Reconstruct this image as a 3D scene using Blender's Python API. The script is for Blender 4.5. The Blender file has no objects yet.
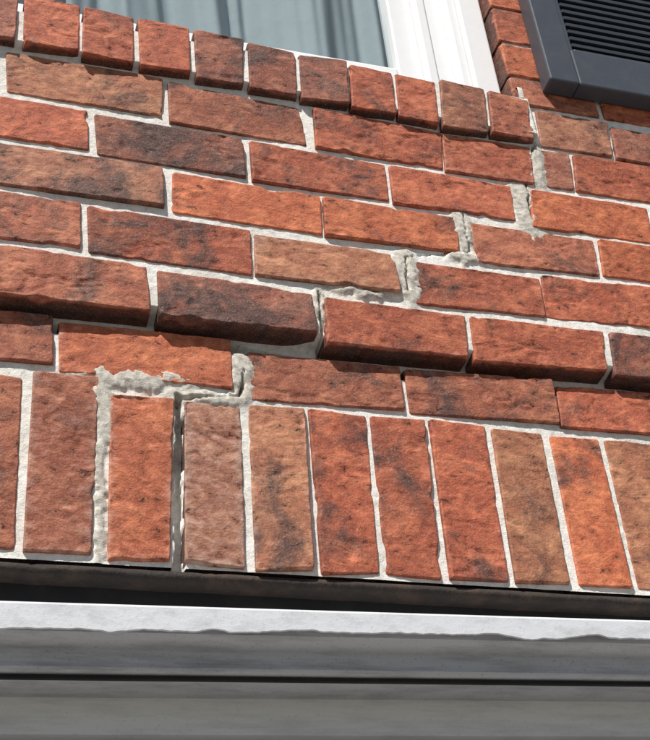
import bpy, math, random
import numpy as np
from mathutils import Vector, Matrix
random.seed(7); RNG=np.random.RandomState(11)
scene=bpy.context.scene
scene.view_settings.view_transform='Standard'; scene.view_settings.look='None'; scene.view_settings.exposure=0
col=bpy.context.collection
# ------------------------------------------------------------------ helpers
TAB=RNG.uniform(-1,1,(256,256))
def vn(x,z,s=0):
    x=np.asarray(x,float)+s*13.7; z=np.asarray(z,float)+s*7.3
    xi=np.floor(x).astype(int); zi=np.floor(z).astype(int); fx=x-xi; fz=z-zi
    fx=fx*fx*(3-2*fx); fz=fz*fz*(3-2*fz)
    a=TAB[xi%256,zi%256]; b=TAB[(xi+1)%256,zi%256]; c=TAB[xi%256,(zi+1)%256]; d=TAB[(xi+1)%256,(zi+1)%256]
    return (a*(1-fx)+b*fx)*(1-fz)+(c*(1-fx)+d*fx)*fz
def fbm(x,z,s=0,o=4,g=.5):
    r=0;a=1;t=0
    for i in range(o):
        r=r+a*vn(x*2**i,z*2**i,s+i*3.1); t+=a; a*=g
    return r/t*1.4
def sstep(a,b,x):
    t=np.clip((x-a)/(b-a),0,1); return t*t*(3-2*t)
def empty(name,loc=(0,0,0)):
    o=bpy.data.objects.new(name,None); o.location=loc; col.objects.link(o); return o
def meshobj(name,V,F,mat,parent=None,smooth=False):
    me=bpy.data.meshes.new(name); me.from_pydata([tuple(v) for v in V],[],F); me.update()
    if smooth: me.polygons.foreach_set('use_smooth',[True]*len(me.polygons))
    me.materials.append(mat)
    o=bpy.data.objects.new(name,me); col.objects.link(o)
    if parent: o.parent=parent
    return o
def box(name,x0,x1,y0,y1,z0,z1,mat,parent=None,bev=0.0,slope=0.0):
    V=[];
    for x in (x0,x1):
        for y in (y0,y1):
            for z in (z0,z1): V.append((x,y,z+slope*x))
    F=[(0,1,3,2),(4,6,7,5),(0,4,5,1),(2,3,7,6),(0,2,6,4),(1,5,7,3)]
    o=meshobj(name,V,F,mat,parent)
    if bev:
        m=o.modifiers.new('b','BEVEL'); m.width=bev; m.segments=2
    return o
# ------------------------------------------------------------------ node helpers
def newmat(name):
    m=bpy.data.materials.new(name); m.use_nodes=True; nt=m.node_tree
    return m,nt,nt.nodes['Principled BSDF']
class N:
    def __init__(s,nt): s.nt=nt
    def n(s,t,**k):
        x=s.nt.nodes.new(t)
        for a,b in k.items(): setattr(x,a,b)
        return x
    def link(s,a,b): s.nt.links.new(a,b)
    def setin(s,sock,v):
        if isinstance(v,bpy.types.NodeSocket): s.link(v,sock)
        else: sock.default_value=v
    def math(s,op,a,b=0,c=0,clamp=False):
        x=s.n('ShaderNodeMath',operation=op); x.use_clamp=clamp
        for i,v in enumerate((a,b,c)): s.setin(x.inputs[i],v)
        return x.outputs[0]
    def vmath(s,op,a,b):
        x=s.n('ShaderNodeVectorMath',operation=op)
        s.setin(x.inputs[0],a); s.setin(x.inputs[3] if op=='SCALE' else x.inputs[1],b)
        return x.outputs[0]
    def noise(s,vec,scale,detail=4,rough=.55,dist=0):
        x=s.n('ShaderNodeTexNoise'); s.link(vec,x.inputs['Vector'])
        x.inputs['Scale'].default_value=scale; x.inputs['Detail'].default_value=detail; x.inputs['Roughness'].default_value=rough; x.inputs['Distortion'].default_value=dist
        return x.outputs[0]
    def mr(s,v,a,b,c=0,d=1):
        x=s.n('ShaderNodeMapRange'); s.link(v,x.inputs[0])
        for i,q in enumerate((a,b,c,d)): s.setin(x.inputs[i+1],q)
        return x.outputs[0]
    def mix(s,f,a,b,mode='MIX'):
        x=s.n('ShaderNodeMix',data_type='RGBA',blend_type=mode)
        s.setin(x.inputs[0],f); s.setin(x.inputs[6],a); s.setin(x.inputs[7],b)
        return x.outputs[2]
    def bump(s,h,dist,strength=1,normal=None):
        x=s.n('ShaderNodeBump'); s.link(h,x.inputs['Height']); x.inputs['Distance'].default_value=dist; x.inputs['Strength'].default_value=strength
        if normal: s.link(normal,x.inputs['Normal'])
        return x.outputs[0]
    def wsum(s,pairs):
        r=None
        for v,w in pairs:
            t=s.math('MULTIPLY',v,w); r=t if r is None else s.math('ADD',r,t)
        return r
def brick_material():
    m,nt,bs=newmat('clay_brick'); g=N(nt)
    tc=g.n('ShaderNodeTexCoord').outputs['Object']
    a1=g.n('ShaderNodeAttribute',attribute_name='bcol'); a2=g.n('ShaderNodeAttribute',attribute_name='baux')
    sp=g.n('ShaderNodeSeparateColor'); g.link(a2.outputs['Color'],sp.inputs[0])
    dark,smear,seed=sp.outputs; edge=a2.outputs['Alpha']
    off=g.n('ShaderNodeCombineXYZ'); g.link(g.math('MULTIPLY',seed,37.3),off.inputs[0]); g.link(g.math('MULTIPLY',seed,91.7),off.inputs[2])
    vec=g.vmath('ADD',tc,off.outputs[0])
    mp=g.n('ShaderNodeMapping'); mp.inputs['Scale'].default_value=(1,1,1.5); g.link(vec,mp.inputs[0])
    n5=g.noise(vec,13,5,.66,.5); n2=g.noise(mp.outputs[0],66,5,.64,.3); n3=g.noise(vec,460,2,.6); n4=g.noise(mp.outputs[0],20,4,.62,.7)
    dm=g.math('MULTIPLY',g.math('SUBTRACT',n5,g.math('SUBTRACT',.69,g.math('MULTIPLY',dark,.31))),6,clamp=True)
    base=g.mix(g.mr(n4,.46,.62),a1.outputs['Color'],g.mix(1.0,a1.outputs['Color'],(1.40,1.65,1.62,1),'MULTIPLY'))
    c=g.mix(g.math('MULTIPLY',dm,.84),base,(.070,.045,.041,1))
    c=g.mix(1.0,c,g.mr(n2,.32,.68,.68,1.34),'MULTIPLY')
    pit=g.mr(n2,.36,.31,0,1)
    c=g.mix(g.math('MULTIPLY',pit,.6),c,(.03,.018,.016,1))
    c=g.mix(g.mr(n3,.57,.70,0,.32),c,(.04,.024,.02,1))
    c=g.mix(g.mr(n3,.43,.30,0,.42),c,(.56,.35,.26,1))
    sm=g.math('MULTIPLY',g.math('SUBTRACT',g.wsum([(n2,.8),(n3,.35),(smear,.42),(g.math('SUBTRACT',1,edge),.14)]),.78),2.6,clamp=True)
    c=g.mix(g.math('MULTIPLY',sm,.60),c,(.62,.54,.46,1))
    g.link(c,bs.inputs['Base Color']); bs.inputs['Roughness'].default_value=.75; bs.inputs['Specular IOR Level'].default_value=.4
    h=g.wsum([(n5,.0028),(n2,.0018),(n3,.0005),(n4,.0024),(pit,-.0013)])
    g.link(g.bump(h,1.0,1),bs.inputs['Normal']); return m
def mortar_material():
    m,nt,bs=newmat('mortar'); g=N(nt)
    tc=g.n('ShaderNodeTexCoord').outputs['Object']
    a=g.n('ShaderNodeAttribute',attribute_name='mgray').outputs['Fac']
    n1=g.noise(tc,16,4,.65); n2=g.noise(tc,120,4,.65); n3=g.noise(tc,620,2,.65)
    c=g.mix(g.mr(n1,.35,.65),(.93,.91,.86,1),(.83,.79,.71,1))
    c=g.mix(a,c,g.mix(g.mr(n2,.35,.65),(.52,.48,.42,1),(.68,.63,.55,1)))
    c=g.mix(1.0,c,g.mr(n2,.32,.58,.80,1.04),'MULTIPLY'); c=g.mix(g.mr(n3,.60,.72,0,.36),c,(.22,.17,.13,1))
    g.link(c,bs.inputs['Base Color']); bs.inputs['Roughness'].default_value=.95; bs.inputs['Specular IOR Level'].default_value=.1
    h=g.wsum([(n2,.0014),(n3,.0006)])
    g.link(g.bump(h,1.0,1),bs.inputs['Normal']); return m
def paint(name,c,rough=.5,dirt=.15,bump=.0006,scale=30,stretch=(1,1,1),dirtc=(.12,.11,.10,1),spec=.4):
    m,nt,bs=newmat(name); g=N(nt)
    tc=g.n('ShaderNodeTexCoord').outputs['Object']; mp=g.n('ShaderNodeMapping'); mp.inputs['Scale'].default_value=stretch; g.link(tc,mp.inputs[0]); v=mp.outputs[0]
    n1=g.noise(v,scale,4,.7); n2=g.noise(tc,300,2,.6)
    c2=g.mix(g.mr(n1,.45,.75,0,dirt),(*c,1),dirtc); c2=g.mix(g.mr(n2,.6,.75,0,dirt*.7),c2,dirtc)
    g.link(c2,bs.inputs['Base Color']); bs.inputs['Roughness'].default_value=rough; bs.inputs['Specular IOR Level'].default_value=spec
    g.link(g.bump(g.wsum([(n1,bump*2),(n2,bump*.6)]),1.0,1),bs.inputs['Normal']); return m
M_BR=brick_material(); M_MO=mortar_material()
M_WHITE=paint('white_window_paint',(.90,.90,.90),.4,.04,.0002)
M_TRIM=paint('white_trim_paint',(.72,.73,.76),.5,.28,.0003,stretch=(1,1,2))
M_COVE=paint('gray_trim_paint',(.54,.54,.55),.55,.55,.0003,stretch=(.3,1,3))  # grayer than the head strip paint, with heavier mottling
M_DOOR=paint('garage_door_paint',(.84,.83,.79),.5,.25,.0003,stretch=(.3,1,2))
M_STEEL=paint('rusty_steel',(.034,.028,.025),.85,.75,.0015,scale=22,dirtc=(.10,.065,.045,1))
M_SHUT=paint('slate_shutter_plastic',(.070,.080,.098),.45,.25,.0002,dirtc=(.13,.13,.13,1))
M_DARK=paint('dark_room_and_gap_shade',(.015,.015,.016),.9,.1)  # dark room; also painted shade in the lintel slot and door gap
M_GROUND=paint('concrete_driveway',(.18,.177,.17),.9,.3,.002,scale=3)
# ------------------------------------------------------------------ bricks
TY={'O':(.47,.122,.055),'R':(.39,.098,.050),'B':(.31,.116,.069),'D':(.30,.096,.060),'T':(.39,.148,.080),'M':(.34,.104,.058)}
class BrickMesh:
    def __init__(s): s.V=[];s.F=[];s.C=[];s.A=[];s.n=0
    def add(s,q,y0,typ='R',dark=.3,smear=0.1,step=.0026,depth=.045,tilt=None,rough=1.0,gx=.0024,gz=.0030,gt=None,gb=None):
        q=np.array(q,float); gt=gz if gt is None else gt; gb=gz if gb is None else gb
        q=q+np.array([(-gx,gt),(gx,gt),(gx,-gb),(-gx,-gb)])*(1 if step<.02 else .5); TL,TR,BR,BL=q
        L=np.linalg.norm(TR-TL); Hh=np.linalg.norm(TL-BL); seed=random.random()*40
        def params(len_):
            if step>.02:
                e=[0,.003,.008]; mid=[len_*.35,len_*.65]
            else:
                e=[0,.0008,.0017,.0028,.0045]; k=max(2,int((len_-.009)/step)); mid=list(np.linspace(.0045,len_-.0045,k+1)[1:-1])
            return np.array(e+mid+[len_-t for t in e[::-1]])/len_
        u=params(L); v=params(Hh); U,Vv=np.meshgrid(u,v)
        P=(TL[None,None]*(1-U[...,None])+TR[None,None]*U[...,None])*(1-Vv[...,None])+(BL[None,None]*(1-U[...,None])+BR[None,None]*U[...,None])*Vv[...,None]
        X=P[...,0];Z=P[...,1]
        dx=np.minimum(U,1-U)*L; dz=np.minimum(Vv,1-Vv)*Hh; r=.0035
        qx=np.maximum(r-dx,0); qz=np.maximum(r-dz,0); d=np.where((qx>0)&(qz>0),r-np.sqrt(qx**2+qz**2),np.minimum(dx,dz))
        ero=.0009*fbm(X*55,Z*55,seed,4,.6)+.0035*np.maximum(0,fbm(X*26,Z*26,seed+5,3)-.46)*2
        d2=d-ero*rough-.0002
        rr=.0017; y=np.where(d2<rr,rr-np.sqrt(np.maximum(rr**2-(rr-np.clip(d2,0,rr))**2,0)),0)*.9+np.maximum(-d2,0)*3
        if tilt is None:
            t1,t2=random.uniform(-.0024,.0024),random.uniform(-.0018,.0018)
            tl=(-.5*(abs(t1)+abs(t2))+random.uniform(-.0010,.0012),t1,t2)
        else: tl=tilt
        y=y+tl[0]+tl[1]*(U-.5)*2+tl[2]*(Vv-.5)*2
        surf=.0009*fbm(X*12,Z*16,seed+1,3)+.0004*fbm(X*80,Z*100,seed+2,3)
        pit=np.maximum(0,fbm(X*40,Z*60,seed+9,3)-.52)*.005
        fold=np.abs(fbm(X*12,Z*34,seed+12,2)); crk=np.maximum(0,1-fold/.06)*.0020*sstep(.10,.32,fbm(X*8,Z*12,seed+14,2))
        if step<.02:
            y=y+np.where(d2>rr,surf+pit+crk,surf)*rough
            y=np.where(d2>rr*.8,np.minimum(y,.0024),y)
        nv,nu=X.shape; base=s.n
        V=np.stack([X,y0+y,Z],-1).reshape(-1,3)
        for t in V: s.V.append(tuple(t))
        idx=np.arange(nv*nu).reshape(nv,nu)+base
        for i in range(nv-1):
            for j in range(nu-1): s.F.append((idx[i,j],idx[i+1,j],idx[i+1,j+1],idx[i,j+1]))
        edge=np.clip(d/.012,0,1).reshape(-1)
        ring=list(idx[0,:])+list(idx[1:,-1])+list(idx[-1,-2::-1])+list(idx[-2:0:-1,0])
        c=np.array(TY[typ])*random.uniform(.87,1.12); sd=random.random()
        s.C+=[(c[0],c[1],c[2],1)]*(nv*nu); s.A+=[(dark,smear,sd,float(e)) for e in edge]
        s.n+=nv*nu; rings=[ring]
        for dy in (.0045,depth):                     # sides: joint and underside shade painted into the colour, then the unseen body
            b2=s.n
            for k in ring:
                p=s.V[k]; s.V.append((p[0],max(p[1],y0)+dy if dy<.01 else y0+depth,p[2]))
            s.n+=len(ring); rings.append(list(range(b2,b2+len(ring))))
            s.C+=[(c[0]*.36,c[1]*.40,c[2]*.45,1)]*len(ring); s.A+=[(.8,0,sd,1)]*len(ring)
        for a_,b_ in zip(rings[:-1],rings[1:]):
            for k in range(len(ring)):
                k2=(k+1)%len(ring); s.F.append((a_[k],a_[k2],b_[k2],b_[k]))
    def build(s,name,parent):
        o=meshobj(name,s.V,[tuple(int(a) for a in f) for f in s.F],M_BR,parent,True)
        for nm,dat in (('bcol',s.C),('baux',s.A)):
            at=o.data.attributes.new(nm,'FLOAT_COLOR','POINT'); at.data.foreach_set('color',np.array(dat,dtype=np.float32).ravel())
        return o
# surveyed bricks: corners TL,TR,BR,BL in mm on the wall (x,z), type, dark, smear
ROWS={
'A':[((824,2981,940,2977,933,2908,818,2906),'B',.5,.2),((954,2973,1150,2971,1132,2904,946,2904),'D',.6,.1)],
'R1':[((16,2917,226,2912,225,2842,23,2845),'T',.6,.15),((240,2907,427,2898,432,2829,242,2832),'M',.6,.15),((453,2899,646,2893,638,2823,451,2826),'R',.5,.1),((654,2893,790,2893,782,2819,647,2818),'R',.4,.3),((814,2893,856,2892,848,2820,808,2819),'D',.4,.3),((869,2890,1065,2892,1046,2820,858,2818),'R',.5,.1)],
'R2':[((-73,2827,123,2824,127,2757,-70,2758),'R',.5,.1),((139,2820,337,2812,339,2746,145,2751),'D',.9,.1),((354,2812,547,2808,545,2742,354,2741),'R',.6,.1),((559,2806,744,2802,737,2739,557,2737),'R',.35,.2),((780,2799,968,2799,959,2733,768,2729),'O',.25,.1)],
'R3':[((9,2741,224,2735,226,2670,12,2672),'B',.8,.1),((245,2731,443,2724,440,2660,243,2664),'O',.35,.05),((453,2722,645,2721,638,2660,450,2657),'O',.5,.1),((670,2715,858,2715,852,2652,669,2646),'M',.55,.2),((872,2716,1068,2716,1050,2654,865,2653),'O',.4,.1)],
'R4':[((-77,2656,119,2653,121,2582,-72,2583),'M',.65,.1),((134,2647,340,2642,339,2573,138,2577),'R',.75,.1),((352,2639,537,2634,541,2571,350,2573),'T',.45,.33),((576,2628,753,2624,749,2562,566,2558),'R',.55,.2),((764,2631,958,2633,944,2566,756,2562),'R',.5,.15)],
'R5':[((0,2563,204,2561,208,2491,4,2488),'M',.65,.15),((223,2554,420,2548,419,2485,225,2483),'D',.9,.1),((439,2540,628,2539,622,2473,437,2470),'R',.5,.2),((642,2540,833,2541,824,2477,637,2469),'R',.4,.15),((848,2540,1044,2543,1025,2473,841,2471),'D',.85,.1)],
'R6':[((-105,2465,92,2467,95,2399,-100,2396),'M',.75,.1),((106,2461,306,2461,306,2389,109,2390),'O',.12,.25),((333,2445,523,2445,522,2382,333,2376),'M',.55,.2),((536,2443,733,2448,732,2384,536,2379),'M',.7,.08),((748,2446,940,2448,925,2382,740,2379),'R',.7,.05)],
'Q':[((-6,2372,63,2371,67,2157,0,2156),'M',.55,.15),((79,2380,149,2382,146,2156,80,2155),'M',.5,.40),((167,2358,236,2360,229,2154,167,2150),'O',.15,.36),((253,2360,317,2361,311,2150,249,2152),'B',.42,.58),((329,2364,394,2364,388,2153,327,2148),'T',.55,.28),((403,2365,472,2363,465,2154,401,2148),'R',.75,.1),((481,2363,547,2363,539,2151,477,2153),'R',.65,.1),((557,2365,628,2364,622,2153,553,2152),'R',.6,.1),((640,2362,705,2361,699,2155,634,2152),'T',.5,.1),((720,2359,784,2360,780,2155,716,2154),'O',.45,.15),((797,2361,862,2360,861,2154,793,2154),'T',.5,.15)],
'S':[((-50,3045,22,3052,22,2950,-48,2948),'D',.6,.1),((32,3044,109,3048,110,2950,36,2945),'R',.7,.1),((116,3041,187,3040,187,2941,117,2940),'R',.45,.1),((195,3040,269,3038,269,2942,199,2938),'R',.35,.1),((278,3033,351,3031,347,2937,280,2933),'D',.85,.1),((360,3028,431,3025,428,2932,358,2931),'D',.9,.1),((439,3021,512,3022,506,2929,436,2926),'D',.7,.1),((518,3016,585,3015,580,2925,512,2922),'R',.55,.1),((592,3015,655,3011,648,2920,587,2921),'R',.6,.1),((665,3015,737,3012,729,2919,656,2915),'B',.6,.15),((745,3009,812,3006,806,2920,736,2917),'M',.65,.2)],
}
YU,YL,YS=0.0,0.017,-0.011      # faces: upper wall, lower courses (slipped back), sill
KL,KS=1+YL/1.2,1+YS/1.2
def place(c,k): return [(c[i]/1000*k,1.5+(c[i+1]/1000-1.5)*k) for i in (0,2,4,6)]
wall=empty('brick_wall')
up=BrickMesh(); low=BrickMesh(); sol=BrickMesh(); sil=BrickMesh(); far=BrickMesh()
XL,XR=-1.6,2.6
def extend(bm,rx0,rx1,zt0,zb0,zt1,zb1,y):
    x=rx1+.016
    while x<XR: far.add([(x,zt1),(x+.196,zt1),(x+.196,zb1),(x,zb1)],y,random.choice('RMBODT'),random.uniform(.2,.7),.1,step=.05); x+=.213
    x=rx0-.016
    while x>XL: far.add([(x-.196,zt0),(x,zt0),(x,zb0),(x-.196,zb0)],y,random.choice('RMBODT'),random.uniform(.2,.7),.1,step=.05); x-=.213
for rn,bl in ROWS.items():
    k,y,bm=(1,YU,up); gx,gz,gt,gb=.0036,.0036,None,None
    if rn=='R5': gb=-.0005
    if rn=='R6': k,y,bm=(KL,YL,low); gt=-.0005
    if rn=='Q': k,y,bm=(KL,YL,sol); gx,gz=.0022,.0026
    if rn=='S': k,y,bm=(KS,YS,sil); gx,gz=.0012,.0022
    qs=[]
    for c,t,dk,sm in bl:
        q=place(c,k); qs.append(q)
        bm.add(q,y,t,dk,sm,depth=.10 if rn=='S' else .05,gx=gx,gz=gz,gt=gt,gb=gb)
    if rn in('R1','R2','R3','R4','R5','R6'):
        a=qs[0];b=qs[-1]; extend(bm,a[0][0],b[1][0],a[0][1],a[3][1],b[1][1],b[2][1],y)
    if rn=='A':
        x=qs[-1][1][0]+.016
        while x<XR: far.add([(x,2.975),(x+.196,2.975),(x+.196,2.905),(x,2.905)],y,random.choice('RMBD'),.5,.1,step=.05); x+=.213
    if rn=='Q':
        for s in (0,1):
            x=qs[-1][1][0]+.014 if s else qs[0][0][0]-.014-.066
            while XL<x<XR:
                far.add([(x,2.374),(x+.066,2.374),(x+.066,2.163),(x,2.163)],y,random.choice('RMBODT'),random.uniform(.2,.7),.1,step=.05); x+=.080*(1 if s else -1)
    if rn=='S':
        x=qs[0][0][0]-.012-.070
        while x>-.62: far.add([(x,3.03),(x+.070,3.03),(x+.070,2.93),(x,2.93)],y,random.choice('RMD'),.5,.1,step=.05,depth=.1); x-=.080
# brickwork beside the window
OPX=.790
sidec=[('Z',2.997,3.051),('Y',3.064,3.134),('X',3.149,3.223),('W',3.237,3.308)]
for i,(n_,z0,z1) in enumerate(sidec):
    w=[.143,.196,.095,.196][i]; x=OPX
    while x<XR:
        hi=x<1.2
        up.add([(x,z1),(x+w,z1),(x+w,z0),(x,z0)],YU,['R','O','R','M','O'][(i+int(x*5))%5],random.uniform(.3,.6),.15,step=.004 if hi else .05,depth=.09,tilt=(-.001,0,random.uniform(-.001,.001)))
        x+=w+.014; w=.196
for zz in np.arange(3.322,4.6,.0865):
    x=OPX; w=.196 if int(zz*100)%2 else .095
    while x<XR:
        far.add([(x,zz+.072),(x+w,zz+.072),(x+w,zz),(x,zz)],YU,random.choice('RMBO'),.4,.1,step=.05,depth=.09); x+=w+.014; w=.196
for zz in np.arange(2.925,4.6,.0865):
    x=-.62
    while x>XL: far.add([(x-.196,zz+.072),(x,zz+.072),(x,zz),(x-.196,zz)],YU,random.choice('RMBO'),.4,.1,step=.05,depth=.09); x-=.211
for side in (-1,1):
    for i,zz in enumerate(np.arange(.02,2.08,.0865)):
        for j in range(3):
            x=(XL-.0 if side<0 else XR-.62)+j*.211
            far.add([(x,zz+.072),(x+.196,zz+.072),(x+.196,zz),(x,zz)],YL,random.choice('RMBO'),.4,.1,step=.05,depth=.09)
up.build('upper_courses',wall); low.build('lower_course',wall); sol.build('soldier_course',wall); sil.build('rowlock_sill',wall); far.build('outer_courses',wall)
# ------------------------------------------------------------------ mortar
def pgrid(x0,x1,z0,z1,st):
    return np.meshgrid(np.linspace(x0,x1,int((x1-x0)/st)+1),np.linspace(z1,z0,int((z1-z0)/st)+1))
PATCH=[(.800,2.86,.016,.055,.0036),(.765,2.765,.020,.055,.0036),(.655,2.70,.014,.035,.0034),(.655,2.647,.030,.008,.0032),(.558,2.60,.018,.048,.0034),(.50,2.566,.055,.007,.0030),
       (.327,2.425,.015,.045,.0034),(.20,2.401,.080,.010,.0032),(.159,2.365,.010,.05,.0024),(.287,2.382,.045,.009,.0032),(.159,2.27,.006,.11,.0),(.43,2.53,.008,.03,.003),(.247,2.33,.007,.04,.0)]
CRK=[[(.802,2.90),(.772,2.82),(.768,2.74)],[(.66,2.735),(.657,2.665),(.60,2.648),(.562,2.638),(.556,2.575)],[(.43,2.555),(.431,2.47)],[(.333,2.462),(.325,2.405),(.320,2.389),(.248,2.379),(.245,2.15)],[(.30,2.47),(.333,2.462)]]
def segd(X,Z,p,q):
    ax,az=p;bx,bz=q; dx,dz=bx-ax,bz-az; t=np.clip(((X-ax)*dx+(Z-az)*dz)/(dx*dx+dz*dz),0,1)
    return np.hypot(X-ax-t*dx,Z-az-t*dz)
def mortar(name,x0,x1,z0,z1,st,detail=True):
    X,Z=pgrid(x0,x1,z0,z1,st)
    zl=2.480-.015*sstep(.26,.46,X)                      # horizontal slip line
    face=np.where(Z>zl,YU,YL)
    zs=(2.9385-.022*np.clip(X,0,.8)/.8); face=np.where((Z>zs)&(X<.808)&(Z<3.03),YS,face)
    Y=face+.0036
    if detail:
        Y=Y+.0007*fbm(X*12,Z*12,41,3)-.0004*fbm(X*110,Z*110,3,3)-.0004*np.maximum(0,fbm(X*30,Z*30,5,3)-.1)
        Y=np.maximum(Y,face+.0029)
        gray=np.zeros_like(X)
        Xw=X+.010*fbm(X*45,Z*45,8,4,.65); Zw=Z+.010*fbm(X*45,Z*45,9,4,.65)
        for (px,pz,rx,rz,h) in PATCH:
            m=sstep(1.6,.4,np.hypot((Xw-px)/rx,(Zw-pz)/rz)); Y=Y*(1-m)+(face-h*.42+.0008*fbm(X*120,Z*120,4,3))*m; gray=np.maximum(gray,sstep(.1,.5,m))
        m=sstep(.023,.017,np.abs(Z-(zl-.001))); Y=Y+.030*m     # open bed joint below the slipped wall
        for c in CRK:
            for p,q in zip(c[:-1],c[1:]):
                dd=segd(X+.003*fbm(X*60,Z*60,31,2),Z+.003*fbm(X*60,Z*60,32,2),p,q); w=.0004+.0012*fbm(X*30,Z*30,33,2)
                if q==(.245,2.15): w=w+.0050
                Y=Y+.020*sstep(w+.0014,w-.0006,dd)
    else: gray=np.zeros_like(X)
    nv,nu=X.shape; idx=np.arange(nv*nu).reshape(nv,nu)
    F=np.stack([idx[:-1,:-1],idx[1:,:-1],idx[1:,1:],idx[:-1,1:]],-1).reshape(-1,4)
    o=meshobj(name,np.stack([X,Y,Z],-1).reshape(-1,3).tolist(),F.tolist(),M_MO,wall,True)
    at=o.data.attributes.new('mgray','FLOAT','POINT'); at.data.foreach_set('value',gray.astype(np.float32).ravel())
GX0,GX1=-.12,1.2
mortar('mortar_joints',GX0,GX1,2.154,3.0,.0020)
mortar('mortar_beside_window',OPX+.003,GX1,3.0,4.6,.008,False)
mortar('mortar_east',GX1,XR,2.154,4.6,.02,False)
mortar('mortar_west',XL,GX0,2.154,3.0,.02,False)
mortar('mortar_upper_west',XL,-.62,3.0,4.6,.02,False)
box('backing',XL,XR,.06,.20,2.160,2.96,M_MO,wall)
box('backing_east',OPX+.012,XR,.06,.20,2.96,4.6,M_MO,wall)
box('backing_west',XL,-.63,.06,.20,2.96,4.6,M_MO,wall)
box('backing_head',-.63,OPX+.012,-.0,.20,4.3,4.6,M_MO,wall)
for s,(a,b) in enumerate(((XL,XL+.62),(XR-.62,XR))): box('pier_core_%d'%s,a,b,YL+.006,.2,0,2.12,M_MO,wall)
# ------------------------------------------------------------------ window
win=empty('window')
def wb(n,x0,x1,y0,y1,z0,z1,b=.002,m=M_WHITE): return box(n,x0,x1,y0,y1,z0,z1,m,win,b)
wb('casing_outer',.742,.784,.026,.12,2.99,4.3,.003)
wb('casing_bead',.722,.7418,.034,.12,2.99,4.3,.004)
wb('jamb_track',.690,.7218,.052,.12,2.99,4.3,.002)
wb('jamb_track_inner',.672,.6898,.046,.12,2.99,4.3,.003)
wb('sash_stile',.628,.6718,.062,.10,2.99,4.3,.003)
wb('sash_bottom_rail',-.55,.6278,.062,.10,3.055,3.108,.004)
wb('frame_sill',-.55,.6278,.030,.12,2.995,3.050,.004)
wb('sash_stile_left',-.62,-.5502,.062,.10,2.99,4.3,.004)
wb('frame_head',-.62,.784,.02,.12,4.24,4.298,.004)
gm=bpy.data.materials.new('window_glass'); gm.use_nodes=True; nt=gm.node_tree; nt.nodes.clear(); g=N(nt)
gl=g.n('ShaderNodeBsdfGlossy'); gl.inputs['Roughness'].default_value=.02; tr=g.n('ShaderNodeBsdfTransparent'); tr.inputs[0].default_value=(.86,.91,.92,1)
lw=g.n('ShaderNodeLayerWeight'); fc=g.math('ADD',g.math('MULTIPLY',g.math('POWER',lw.outputs['Facing'],4.0),.6),.05)
ms=g.n('ShaderNodeMixShader'); g.link(fc,ms.inputs[0]); g.link(tr.outputs[0],ms.inputs[1]); g.link(gl.outputs[0],ms.inputs[2]); oo=g.n('ShaderNodeOutputMaterial'); g.link(ms.outputs[0],oo.inputs[0])
meshobj('glass_pane',[(-.55,.078,3.10),(.63,.078,3.10),(.63,.078,4.25),(-.55,.078,4.25)],[(0,1,2,3)],gm,win)
cm=paint('sheer_curtain',(.42,.46,.48),.9,.1,.0003,spec=.1)
xs=np.linspace(-.6,.75,600); zs=np.linspace(2.95,4.3,14); V=[]
for z in zs:
    for x in xs: V.append((x+.012*math.sin(z*4+x*9),.20+.070*float(fbm(x*14+z*.35,3.3+z*.15,4,3)),z))
idx=np.arange(len(V)).reshape(len(zs),len(xs)); F=np.stack([idx[:-1,:-1],idx[:-1,1:],idx[1:,1:],idx[1:,:-1]],-1).reshape(-1,4).tolist()
meshobj('curtain',V,F,cm,win,True)
box('room_back',-.63,.80,.5,.52,2.9,4.4,M_DARK,win)
# ------------------------------------------------------------------ shutter
sh=empty('window_shutter')
SX0,SX1,SZ0,SZ1=.840,1.24,3.026,4.25
def sb(n,x0,x1,y0,y1,z0,z1,b=.003): return box(n,x0,x1,y0,y1,z0,z1,M_SHUT,sh,b)
sb('stile_left',SX0,SX0+.052,-.034,-.002,SZ0,SZ1); sb('stile_right',SX1-.052,SX1,-.034,-.002,SZ0,SZ1)
sb('bottom_rail',SX0+.0522,SX1-.0522,-.033,-.002,SZ0+.0005,SZ0+.085); sb('top_rail',SX0+.0522,SX1-.0522,-.033,-.002,SZ1-.085,SZ1-.0005)
sb('inner_bead_left',SX0+.0522,SX0+.062,-.028,-.004,SZ0+.0855,SZ1-.0855,.003); sb('inner_bead_right',SX1-.062,SX1-.0522,-.028,-.004,SZ0+.0855,SZ1-.0855,.003)
sb('inner_bead_bottom',SX0+.0622,SX1-.0622,-.028,-.004,SZ0+.0855,SZ0+.095,.003)
sb('back_panel',SX0+.05,SX1-.05,-.006,-.0025,SZ0+.08,SZ1-.08,0)
z=SZ0+.100; i=0
while z<SZ1-.10:
    V=[];x0,x1=SX0+.0625,SX1-.0625
    for x in (x0,x1): V+= [(x,-.0285,z),(x,-.030,z+.0055),(x,-.008,z+.019),(x,-.006,z+.015)]
    F=[(0,1,5,4),(1,2,6,5),(2,3,7,6),(3,0,4,7),(0,3,2,1),(4,5,6,7)]
    meshobj('louver_%d'%i,V,[f[::-1] for f in F],M_SHUT,sh); z+=.0175; i+=1
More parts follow.
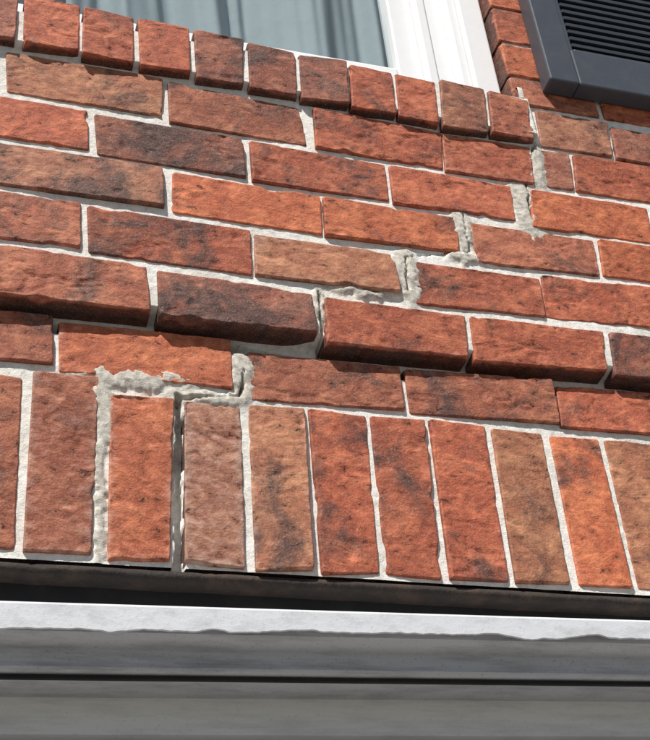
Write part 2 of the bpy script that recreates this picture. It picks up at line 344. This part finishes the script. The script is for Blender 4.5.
# ------------------------------------------------------------------ garage head
SL=.024
lin=empty('steel_lintel')
box('angle_back',XL,XR,.050,.058,2.06,2.157,M_DARK,lin)  # near-black colour stands for the shade inside the slot
xs=np.arange(XL,XR,.004); V=[]; F=[]
for x in xs:                       # bottom leg of the angle, scaled with rust and old caulk
    w1=.0022*float(fbm(x*14,1.5,61,4,.6)); w2=.003*float(fbm(x*9,4.5,63,4,.6))
    V+=[(x,.050,2.1500),(x,.021+w2,2.1500),(x,.0205+w2,2.1440+w1),(x,.026+w2,2.1395+w1),(x,.050,2.1405+w1*.6)]
for i in range(len(xs)-1):
    for k in range(4): a=i*5+k; F.append((a+5,a+6,a+1,a))
meshobj('angle_toe',V,F,M_STEEL,lin,True)
gf=empty('garage_door_frame')
xs=np.arange(XL,XR,.0015); zt=2.092+SL*xs*.9; rag=.0045*fbm(xs*14,xs*0+2,4,5,.6)+.007*np.maximum(0,fbm(xs*9,xs*0+7,9,4)); zb=2.0635+.030*xs-rag  # ragged lower edge shaped to stand for the trim's shadow boundary
V=[];F=[]
for i,x in enumerate(xs):
    V+= [(x,.045,zt[i]+.001),(x,-.003,zt[i]),(x,-.005,zt[i]-.003),(x,-.005,zb[i]+.001),(x,-.0035,zb[i]),(x,-.001,zb[i]+.006)]
for i in range(len(xs)-1):
    for k in range(5): a=i*6+k; F.append((a,a+1,a+7,a+6))
meshobj('head_strip',V,[f[::-1] for f in F],M_TRIM,gf)
V=[];F=[];xs=np.array([XL,XR])
prof=[(-.0005,2.085),(.004,2.064),(.016,2.060),(.028,2.056),(.028,2.042),(.026,2.036),(.028,2.033),(.04,2.031),(.12,2.031)]
for x in xs:
    for (y,z_) in prof: V.append((x,y,z_+SL*x))
n=len(prof)
for k in range(n-1): F.append((k,k+1,n+k+1,n+k))
meshobj('brick_mould',V,F,M_COVE,gf,False)
gd=empty('garage_door')
box('gap_shade_strip',XL,XR,.034,.040,2.0265,2.0309,M_DARK,gd,.001,slope=SL)  # dark box painted in as the shade of the gap below the mould
prof=[(.09,2.12),(.09,2.045),(.094,2.040),(.094,1.992),(.104,1.988),(.104,1.985),(.088,1.981),(.086,1.930),(.094,1.925),(.094,1.70),(.088,1.695),(.088,1.62),(.10,1.615),(.10,1.61),(.088,1.605),(.088,.02)]
V=[];n=len(prof)
for x in xs:
    for (y,z_) in prof: V.append((x,y,z_+SL*x*.8))
meshobj('door_sections',V,[(k,k+1,n+k+1,n+k) for k in range(n-1)],M_DOOR,gd)
meshobj('ground',[(-300,-300,0),(300,-300,0),(300,300,0),(-300,300,0)],[(0,1,2,3)],M_GROUND)
# ------------------------------------------------------------------ light
ELEV,AZ=math.radians(52),math.radians(38)
d=Vector((-math.sin(AZ)*math.cos(ELEV),-math.cos(AZ)*math.cos(ELEV),math.sin(ELEV)))
su=bpy.data.lights.new('sun','SUN'); su.energy=5; su.angle=math.radians(.5); su.color=(1,.97,.92)
so=bpy.data.objects.new('sun',su); col.objects.link(so); so.rotation_euler=(-d).to_track_quat('-Z','Y').to_euler(); so.location=(-3,-4,7)
w=bpy.data.worlds.new('World'); scene.world=w; w.use_nodes=True; nt=w.node_tree; bg=nt.nodes['Background']
sk=nt.nodes.new('ShaderNodeTexSky'); sk.sky_type='NISHITA'; sk.sun_disc=False; sk.sun_elevation=ELEV; sk.sun_rotation=math.atan2(d.x,d.y)
nt.links.new(sk.outputs[0],bg.inputs[0]); bg.inputs[1].default_value=.05
# ------------------------------------------------------------------ camera
R=Matrix(((.9574,-.0998,-.2710),(-.2766,-.5861,-.7615),(-.0828,.8040,-.5888)))
rx=Vector(R[0]).normalized(); rz=Vector(R[2]); rz=(rz-rx*rz.dot(rx)).normalized(); ry=rz.cross(rx)
R=Matrix((rx,ry,rz))
cam=bpy.data.cameras.new('camera'); co=bpy.data.objects.new('camera',cam); col.objects.link(co); scene.camera=co
cam.sensor_fit='HORIZONTAL'; cam.sensor_width=36; cam.lens=1279.2/650*36; cam.clip_end=2000; cam.clip_start=.01
co.matrix_world=Matrix.Translation((0,-1.2,1.5))@R.to_4x4()
